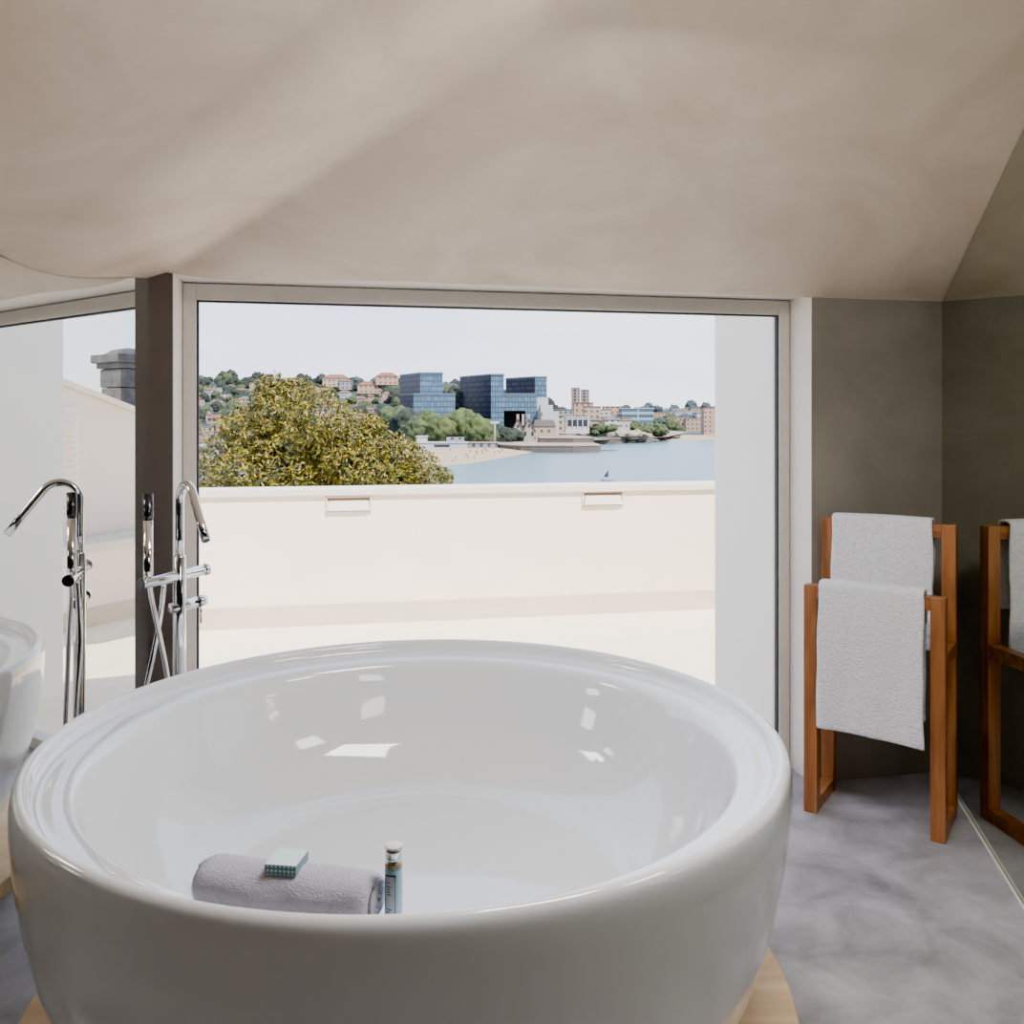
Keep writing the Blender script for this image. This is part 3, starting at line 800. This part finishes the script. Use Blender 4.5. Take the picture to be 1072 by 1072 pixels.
for i in range(150):
    x = rng.uniform(200, 300) if i % 4 else rng.uniform(110, 200); t = .10+.78*((i*37 % 150)+rng.random())/150
    if behind_crown(x, t): continue
    flat = rng.random() < .62
    house(hill_pt(x, t), rng.uniform(6,12), rng.uniform(6,9), rng.uniform(4.5,9), rng.uniform(-.5,.5), rng.choice(WH), M['roof_grey'] if flat else M['roof_red'], 0 if flat else rng.uniform(2,3.2), 'small pale house in the dense town on the left hillside', 'houses of the dense hillside town')
for i in range(40):
    x = 300 + (416-300)*rng.random(); t = .45+.48*(i+rng.random())/40
    house(hill_pt(x, t), rng.uniform(8,15), rng.uniform(8,11), rng.uniform(4.5,7), rng.uniform(-.4,.4), rng.choice(WH[:3]), M['roof_red'], rng.uniform(2.4,3.6), 'pale villa with red tiled roof among the hillside trees', 'red roofed villas on the hillside')
for (x, y, w, wl, lb) in ((352,398,26,'w_cream','long cream villa under a red roof near the hilltop above the tree'),(362,401,12,'w_grey','grey villa with red roof beside the long cream villa on the hilltop'),(405,396,22,'w_pink','pink villa with red roof standing left of the first glass tower'),(385,405,20,'w_pink','pinkish villa with red roof midway up the slope, left of the glass towers')):
    house(pix(x, y+4, 900), w, 14, 5.5, .15, M[wl], M['roof_red'], 4, lb, None)

for i in range(34):
    x = rng.uniform(690, 765); t = rng.uniform(.08, .75)
    house(far_pt(x, t), rng.uniform(14,30), 12, rng.uniform(12,20), rng.uniform(-.3,.3), rng.choice((M['w_white'],M['w_grey'],M['w_pink'])), M['roof_grey'], 0, 'small pale building scattered on the far headland', 'buildings on the far headland')

# ---- glass office towers
def blockpx(name, parent, x0, x1, xs, y0, y1, Z, depth, m_front, m_side, org, edge=True):
    """box block whose lit front spans x0..x1 and whose shaded left side spans xs..x0 in the photo"""
    a = pix(x0, y0, Z); b = pix(x1, y0, Z); h0 = pix(x0, y1, Z).z; h1 = a.z
    # front runs from a to b; side goes back and to the left
    u = (b-a); u.z = 0; w = u.length
    s = pix(xs, y0, Z+depth); v = Vector((s.x-a.x, s.y-a.y, 0))
    m = MB()
    P = [Vector((a.x,a.y,0)), Vector((b.x,b.y,0)), Vector((b.x,b.y,0))+v, Vector((a.x,a.y,0))+v]
    A = [m.bm.verts.new(Vector((p.x,p.y,h0))-org) for p in P]; B = [m.bm.verts.new(Vector((p.x,p.y,h1))-org) for p in P]
    for i in range(4):
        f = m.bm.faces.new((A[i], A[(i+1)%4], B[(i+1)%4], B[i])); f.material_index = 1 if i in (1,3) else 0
    f = m.bm.faces.new(B); f.material_index = 2
    m.bm.faces.new(A[::-1])
    o = m.build(name, [M[m_front], M[m_side], M['parapet_grey']], parent)
    if edge:
        mm = MB(); top_ = [(p-Vector((org.x,org.y,0))) for p in P]; z = h1-org.z
        c = sum(top_, Vector())/4
        A = [mm.bm.verts.new(Vector((p.x,p.y,z))+(p-c)*.02) for p in top_]; B = [mm.bm.verts.new(Vector((p.x,p.y,z+1.2))+(p-c)*.02) for p in top_]
        for i in range(4): mm.bm.faces.new((A[i], A[(i+1)%4], B[(i+1)%4], B[i]))
        mm.bm.faces.new(B); mm.bm.faces.new(A[::-1])
        mm.build('roof_edge', M['parapet_grey'], o)
    return o
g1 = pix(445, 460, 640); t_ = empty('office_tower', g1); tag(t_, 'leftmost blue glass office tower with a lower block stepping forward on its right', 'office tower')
blockpx('upper_block', t_, 440, 463.5, 418.5, 391.5, 462, 640, 34, 'glass_lit', 'glass_shaded', g1)
blockpx('lower_block', t_, 433, 476.5, 419, 413.5, 462, 622, 16, 'glass_lit', 'glass_shaded', g1)
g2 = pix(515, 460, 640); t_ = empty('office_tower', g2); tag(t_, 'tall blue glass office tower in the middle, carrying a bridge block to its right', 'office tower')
blockpx('main_block', t_, 514, 527.5, 481.5, 393, 462, 640, 40, 'glass_lit', 'glass_shaded', g2)
blockpx('bridge_block', t_, 527.5, 562, 526, 413.5, 430, 641, 24, 'glass_lit', 'glass_shaded', g2)
blockpx('bridge_pier', t_, 550, 562, 549, 430, 462, 641, 24, 'glass_lit', 'glass_shaded', g2, False)
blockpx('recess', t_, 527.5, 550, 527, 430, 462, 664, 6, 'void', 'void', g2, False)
g3 = pix(550, 440, 700); t_ = empty('office_tower', g3); tag(t_, 'rear right blue glass office tower rising above the bridge block', 'office tower')
blockpx('upper_block', t_, 560, 572.5, 529.5, 395.5, 450, 690, 30, 'glass_lit', 'glass_shaded', g3)
g4 = pix(570, 450, 650); t_ = empty('stepped_building', g4); tag(t_, 'white stepped building at the right foot of the glass office towers', 'building')
for k, (x0, x1, y0) in enumerate(((562,574,416),(566,579,424),(568,585,431))):
    blockpx('terrace_block', t_, x0, x1, x0-1, y0, 456, 642-8*k, 10, 'white_paint', 'white_paint', g4, False)

# ---- seaside buildings
def seahouse(name, label, cat, x0, x1, ytop, ybot, Z, d, m_, roof=None):
    a = pix(x0, ybot, Z); b = pix(x1, ytop, Z)
    w = b.x-a.x; h = b.z-a.z
    o = MB().box(-w/2, w/2, 0, d, -4, h).build(name, M[m_], loc=((a.x+b.x)/2, Z, a.z))
    MB().box(-w/2-.4, w/2+.4, -.4, d+.4, h, h+.6).build('roof', M[roof or 'white_paint'], o)
    tag(o, label, cat)
    return o, w, h
pv, w, h = seahouse('beach_pavilion', 'long low white pavilion along the back of the sandy beach', 'building', 434, 489, 464, 472.5, 462, 14, 'white_paint')
MB().box(-w/2+10, -w/2+18, -.15, 0, h*.55, h*.82).build('window_strip', M['void'], pv)
m = MB(); 
MB().box(-w/2+4, w/2-1, -.15, 0, .2, h*.28).build('shaded_arcade', M['void'], pv)
MB().box(-w/2+16, w/2-2, 3, 11, h+.6, h+3).build('upper_storey', M['w_grey'], pv)
seahouse('beach_kiosk', 'small white kiosk at the left end of the beach pavilion', 'building', 436, 446, 457.5, 463.5, 470, 8, 'white_paint')
seahouse('beach_terrace', 'pale grey walled terrace right of the beach pavilion', 'building', 490, 521, 464, 472, 468, 10, 'w_grey', 'promenade')
# stone mansion with two gables
mp_ = pix(548, 464, 560); mn = empty('stone_mansion', mp_); tag(mn, 'stone mansion with two steep gables and chimneys on the waterfront', 'mansion')
def gable(x0, x1, h, pk, y0, d, nm):
    o = MB().box(x0, x1, y0, y0+d, -3, h).build(nm, M['stonewall'], mn)
    m = MB(); c = (x0+x1)/2; e = .5
    V = [m.bm.verts.new(p) for p in ((x0,y0,h),(x1,y0,h),(c,y0,h+pk-.5),(x0,y0+d,h),(x1,y0+d,h),(c,y0+d,h+pk-.5))]
    for f in ((0,1,2),(3,5,4)): m.bm.faces.new([V[i] for i in f])
    m.build('gable_end', M['stonewall'], o)
    m = MB()
    V = [m.bm.verts.new(p) for p in ((x0-e,y0-.6,h-.6),(c,y0-.6,h+pk),(x1+e,y0-.6,h-.6),(x0-e,y0+d+.6,h-.6),(c,y0+d+.6,h+pk),(x1+e,y0+d+.6,h-.6),(x0-e+.9,y0-.6,h-.9),(c,y0-.6,h+pk-1.1),(x1+e-.9,y0-.6,h-.9))]
    for f in ((0,3,4,1),(1,4,5,2),(0,1,7,6),(1,2,8,7)): m.bm.faces.new([V[i] for i in f])
    m.build('roof', M['slate'], o)
    m = MB()
    for k in (-1,1): m.box(c+k*2.2-.7, c+k*2.2+.7, y0-.1, y0, 4.5, 7.2)
    m.box(c-.6, c+.6, y0-.1, y0, h+.5, h+2.6)
    m.build('window', M['void'], o)
gable(-6.6, -.2, 9.0, 6.6, 0, 14, 'west_wing'); gable(.2, 6.6, 9.0, 6.6, 1, 14, 'east_wing')
o = MB().box(6.6, 20, 4, 16, -3, 10.5).build('long_wing', M['w_cream'], mn)
m = MB(); V = [m.bm.verts.new(p) for p in ((6.2,3.4,10.5),(20.4,3.4,10.5),(19,10,14.5),(7.5,10,14.5),(6.2,16.6,10.5),(20.4,16.6,10.5))]
for f in ((0,1,2,3),(3,2,5,4),(0,3,4),(1,5,2)): m.bm.faces.new([V[i] for i in f])
m.build('roof', M['slate'], o)
for (x, y) in ((-3.4,6),(-.2,5),(3.4,8),(12,10)):
    MB().box(x-.8, x+.8, y-.6, y+.6, 11, 18 if x < 8 else 17).build('chimney_stack', M['stonewall'], mn)
# sea walls and quays
def quay(name, label, pts, ytop, ybot, Z, depth, m_, cap='promenade'):
    """stone quay; front follows pts of photo x at depths"""
    m = MB(); zt = pix(0, ytop, Z).z; f = [Vector(((x-CX)/F*(Z+dz), Z+dz)) for x, dz in pts]
    poly = [tuple(p) for p in f]+[(f[-1].x, f[-1].y+depth), (f[0].x, f[0].y+depth)]
    o = MB().prism(poly, SEA-1, zt).build(name, M[m_])
    c = MB().prism([(p[0], p[1]-.3) for p in poly[:len(f)]]+poly[len(f):], zt, zt+.45).build('capping', M[cap], o)
    tag(o, label, 'quay'); return o
quay('stone_quay', 'low dark stone quay jutting into the water in front of the mansion', [(520,20),(545,0),(600,-4),(626,4),(629,12)], 467, 475, 452, 60, 'rock')
quay('stone_quay', 'higher stone sea wall behind the low quay, right of the mansion', [(565,0),(600,-3),(622,4)], 459, 466, 505, 40, 'rock')
quay('stone_quay', 'long pale stone sea wall running along the rocky point', [(612,0),(640,10),(668,60)], 459.5, 464, 600, 50, 'rock')
quay('jetty', 'thin dark jetty at the far right below the headland', [(728,0),(760,-10)], 456.5, 459, 830, 8, 'rock')
# rocky point
rk = empty
def rock(x, y, Z, r, sq, label):
    b = bmesh.new(); bmesh.ops.create_icosphere(b, subdivisions=3, radius=1)
    s = rng.random()*20
    for v in b.verts:
        d = v.co.normalized(); k = 1+.4*noise.noise(d*1.8+Vector((s,0,0)))+.2*noise.noise(d*5+Vector((s,0,0)))
        v.co = Vector((d.x*k*r, d.y*k*r, d.z*k*r*sq))
    mm = MB(); mm.bm.free(); mm.bm = b
    o = mm.build('rock', M['rock'], loc=pix(x, y, Z)); tag(o, label, 'rock', 'rocks along the water line')
for (x, y, Z, r, sq) in ((633,474,470,6,.25),(640,473,475,5,.2),(645,463,640,7,.3),(674,462,660,7,.3),(680,461,670,6,.25),(690,459,720,7,.3),(700,457.5,760,9,.2),(656,463,640,6,.25)):
    rock(x, y, Z, r, sq, 'dark rock at the water line off the rocky point')
# promontory ground and buildings
m = MB(); P_ = [(575,461,560),(625,460.5,590),(660,460,640),(700,457,700),(720,452,900),(640,447,900),(575,448,760)]
m.bm.faces.new([m.bm.verts.new(pix(*p)) for p in P_])
o = m.build('point_ground', M['promenade']); tag(o, kind='structure')
o, w, h = seahouse('modern_house', 'white modern house with dark colonnade on the rocky point', 'house', 592, 617, 437, 447.5, 600, 14, 'white_paint')
MB().box(-w/2+1.2, w/2-1.0, -.2, 0, .8, h*.78).build('dark_glazing', M['void'], o)
m = MB()
for k in range(5):
    x = -w/2+1.0+k*(w-2)/4; MB().box(x-.3, x+.3, -.6, -.2, 0, h).build('column', M['white_paint'], o)
# twin apartment towers
for (x0, x1, y0, lb) in ((599,607,406.5,'left and taller of the twin apartment towers on the skyline'),(609.2,616.6,408.5,'right and wider of the twin apartment towers on the skyline')):
    seahouse('apartment_tower', lb, 'apartment tower', x0, x1, y0, 440, 1000, 14, 'concrete_tower', 'roof_grey')
for (x0, x1, y0, y1, Z, mt, lb) in ((601,621,422,440,760,'w_pink','pink stepped building below the twin apartment towers'),(612,629,426,446,720,'w_cream','cream apartment house right of the pink stepped building'),(622,640,429,446,800,'w_white','white apartment house in the middle of the rocky point'),(632,652,426,446,840,'w_pink','pinkish building just left of the long banded office block'),(576,600,429,446,700,'w_grey','grey low building left of the modern white house'),(580,596,436,447,640,'w_cream','cream low house beside the modern white house'),(737,762,427,455,900,'w_pink','pale pink building at the right end of the headland'),(640,651,437,449,700,'w_cream','small cream house in front of the banded office block')):
    seahouse('building', lb, 'building', x0, x1, y0, y1, Z, 14, mt, 'roof_red' if 'pink' in mt else 'roof_grey')
seahouse('banded_office', 'long banded glass office block on the rocky point', 'office building', 651, 684, 428, 446, 780, 24, 'band_office', 'white_paint')
for i in range(22):
    x = rng.uniform(600, 656); y = rng.uniform(441, 449); Z = 640+(449-y)*22
    house(pix(x, y+2, Z), rng.uniform(8,14), 8, rng.uniform(5,8), rng.uniform(-.4,.4), rng.choice((M['w_white'],M['w_cream'],M['w_pink'])), rng.choice((M['roof_red'],M['roof_grey'])), rng.choice((0,2.2)), 'small pale house crowded on the rocky point', 'small houses on the rocky point')
for i in range(22):
    x = rng.uniform(600, 690); y = rng.uniform(442, 453); Z = 630+(453-y)*20
    put_tree(pix(x, y+2, Z), rng.uniform(2.5,4.5), rng.choice(('t_mid','t_dark')), 1, 'low green bush on the rocky point', 'bushes on the rocky point', 'bush')
# cliffs on the point
for (x, y, Z, r) in ((641,456,640,5),(650,455,640,6),(668,456,650,6),(660,456,640,5)):
    b = bmesh.new(); bmesh.ops.create_icosphere(b, subdivisions=3, radius=1)
    for v in b.verts:
        d = v.co.normalized(); k = 1+.35*noise.noise(d*2+Vector((x,0,0))); v.co = Vector((d.x*k*r*1.2, d.y*k*r, d.z*k*r*.7))
    mm = MB(); mm.bm.free(); mm.bm = b
    o = mm.build('cliff', M['promenade'], loc=pix(x, y, Z)); tag(o, 'pale cliff face on the rocky point', 'cliff', 'cliffs on the rocky point')
# lamp mast by the beach
mp2 = pix(518, 470, 470); ms = empty('lighting_mast', mp2); tag(ms, 'tall thin lighting mast behind the beach', 'mast')
ht = (470-441)/F*470
MB().tube([(0,0,0),(0,0,ht)], .25, 8).build('mast_pole', M['white_paint'], ms)
MB().box(-2.2, 2.2, -.3, .3, ht-1.2, ht).build('lamp_bar', M['white_paint'], ms)

# bathers
def person_mesh():
    me = bpy.data.meshes.new('bather'); P = [(0,0,.95),(0,0,1.2),(0,0,1.42),(0,0,1.52),(0,0,1.66),(.22,0,1.40),(.28,.03,1.12),(.27,-.08,.9),(-.22,0,1.40),(-.28,.03,1.12),(-.27,-.08,.9),(.11,0,.86),(.13,-.04,.48),(.13,.02,.04),(-.11,0,.86),(-.13,.05,.48),(-.13,.0,.04)]
    E = [(0,1),(1,2),(2,3),(3,4),(2,5),(5,6),(6,7),(2,8),(8,9),(9,10),(0,11),(11,12),(12,13),(0,14),(14,15),(15,16)]
    rad = [.14,.13,.15,.06,.11,.06,.045,.035,.06,.045,.035,.09,.06,.04,.09,.06,.04]
    me.from_pydata(P, E, [])
    o = bpy.data.objects.new('person', me); C.objects.link(o)
    md = o.modifiers.new('skin', 'SKIN'); md.use_smooth_shade = True
    for i, r in enumerate(rad): me.skin_vertices[0].data[i].radius = (r, r)
    me.skin_vertices[0].data[0].use_root = True
    o.modifiers.new('sub', 'SUBSURF').levels = 1
    me.materials.append(M['skin'])
    return o
PS = None
for i in range(22):
    x = rng.uniform(470, 545); f = rng.random()
    ylo = interp([(465,487.5),(490,485.5),(520,480.5),(545,475.5)], x); yhi = interp([(465,474),(520,471),(545,470)], x)
    t = rng.uniform(.05, .8)
    Zl = seaZ(ylo); Zh = F*(CAMZ-SEA-1.8)/(interp([(465,470),(520,468),(545,467.5)], x)-CY)
    Z = Zl+(Zh-Zl)*t; z = SEA+.05+1.75*t
    if PS is None:
        PS = person_mesh()
        PSh = MB().lathe([(.0,.80),(.20,.80),(.19,.98),(0,.98)], 10).build('swimwear', M['swim'], PS)
        o = PS; sw = PSh
    else:
        o = PS.copy(); C.objects.link(o); sw = PSh.copy(); C.objects.link(sw); sw.parent = o
    o.location = ((x-CX)/F*Z, Z, z); o.rotation_euler = (0,0,rng.random()*6)
    tag(o, 'tiny bather standing on the sandy beach', 'person', 'bathers on the beach')
# small sailing dinghy
bp = pix(636, 503, seaZ(503)); bp.z = SEA
bo = empty('sailing_dinghy', bp, .4); tag(bo, 'small dinghy with a dark sail on the water', 'boat')
m = MB(); V = [m.bm.verts.new(p) for p in ((-1.6,-.55,.05),(1.0,-.6,.05),(2.0,0,.1),(1.0,.6,.05),(-1.6,.55,.05),(-1.7,-.7,.5),(1.1,-.75,.5),(2.3,0,.6),(1.1,.75,.5),(-1.7,.7,.5))]
for f in ((4,3,2,1,0),(0,1,6,5),(1,2,7,6),(2,3,8,7),(3,4,9,8),(4,0,5,9),(5,6,7,8,9)): m.bm.faces.new([V[i] for i in f])
m.build('hull', M['white_paint'], bo)
MB().tube([(.3,0,.4),(.3,0,3.0)], .05, 8).build('mast', M['white_paint'], bo)
m = MB(); m.bm.faces.new([m.bm.verts.new(p) for p in ((.25,.02,.9),(-1.2,.1,.9),(.25,.02,2.9))]); m.build('sail', M['boat_dark'], bo)

# ------------------------------------------------------------------ light
w = bpy.data.worlds.new('world'); bpy.context.scene.world = w; w.use_nodes = True
nt = w.node_tree; bg = nt.nodes['Background']
N = nt.nodes.new; L = nt.links.new
tc = N('ShaderNodeTexCoord'); sx = N('ShaderNodeSeparateXYZ'); L(tc.outputs['Generated'], sx.inputs[0])
cr = N('ShaderNodeValToRGB'); els = cr.color_ramp.elements
els[0].position = 0; els[0].color = srgb(226,226,236); els[1].position = 1; els[1].color = srgb(130,170,232)
for p, c in ((.06,(212,218,240)),(.16,(198,208,238)),(.35,(176,198,236))):
    e = els.new(p); e.color = srgb(*c)
L(sx.outputs[2], cr.inputs['Fac'])
mp = N('ShaderNodeMapping'); mp.inputs['Scale'].default_value = (2,2,9); L(tc.outputs['Generated'], mp.inputs['Vector'])
nz = N('ShaderNodeTexNoise'); nz.inputs['Scale'].default_value = 2.2; nz.inputs['Detail'].default_value = 7; L(mp.outputs['Vector'], nz.inputs['Vector'])
c2 = N('ShaderNodeValToRGB'); c2.color_ramp.elements[0].position = .42; c2.color_ramp.elements[1].position = .72
L(nz.outputs['Fac'], c2.inputs['Fac'])
mx = N('ShaderNodeMix'); mx.data_type = 'RGBA'; mx.inputs['B'].default_value = srgb(236,236,242)
mm_ = N('ShaderNodeMath'); mm_.operation = 'MULTIPLY'; mm_.inputs[1].default_value = .75; L(c2.outputs['Color'], mm_.inputs[0])
L(mm_.outputs[0], mx.inputs['Factor']); L(cr.outputs['Color'], mx.inputs['A']); L(mx.outputs['Result'], bg.inputs['Color'])
bg.inputs['Strength'].default_value = 1.35

sl = bpy.data.lights.new('sun', 'SUN'); sl.energy = 5.0; sl.angle = R(.6); sl.color = (1,.95,.86)
so = bpy.data.objects.new('sun', sl); C.objects.link(so)
so.rotation_euler = Vector((.55,-.62,1.05)).to_track_quat('Z', 'Y').to_euler(); so.location = (3,-3,8)
def fill_light(name, loc, target, energy, sx, sy, col, spread=R(180)):  # area fill added to brighten the room, no fixture there
    al = bpy.data.lights.new(name, 'AREA'); al.energy = energy; al.shape = 'RECTANGLE'; al.size = sx; al.size_y = sy; al.color = col; al.spread = spread
    ao = bpy.data.objects.new(name, al); C.objects.link(ao); ao.location = loc
    ao.rotation_euler = (Vector(loc)-Vector(target)).to_track_quat('Z', 'Y').to_euler()
fill_light('fill_up', (.70,.55,1.50), (-.25,1.55,2.35), 2.5, .4, .4, (1,.97,.94), R(130))  # added fill thrown up at the ceiling
fill_light('fill_down', (.25,1.62,2.26), (.25,1.62,0), 25, 1.3, .5, (1,.985,.97))  # added fill from above, brightens tub, towels and floor
sc = bpy.context.scene
sc.view_settings.view_transform = 'AgX'
sc.view_settings.look = 'AgX - Punchy'
sc.view_settings.exposure = 2.08
sc.cycles.max_bounces = 12; sc.cycles.diffuse_bounces = 6; sc.cycles.glossy_bounces = 8; sc.cycles.transparent_max_bounces = 12
sc.cycles.sample_clamp_indirect = 8

cam = bpy.data.cameras.new('camera'); co = bpy.data.objects.new('camera', cam); C.objects.link(co)
co.location = (0,0,CAMZ); co.rotation_euler = (R(90),0,0)
cam.sensor_width = 36; cam.lens = F/1072*36; cam.shift_y = -(536-CY)/1072
cam.clip_end = 20000; cam.clip_start = .05
sc.camera = co
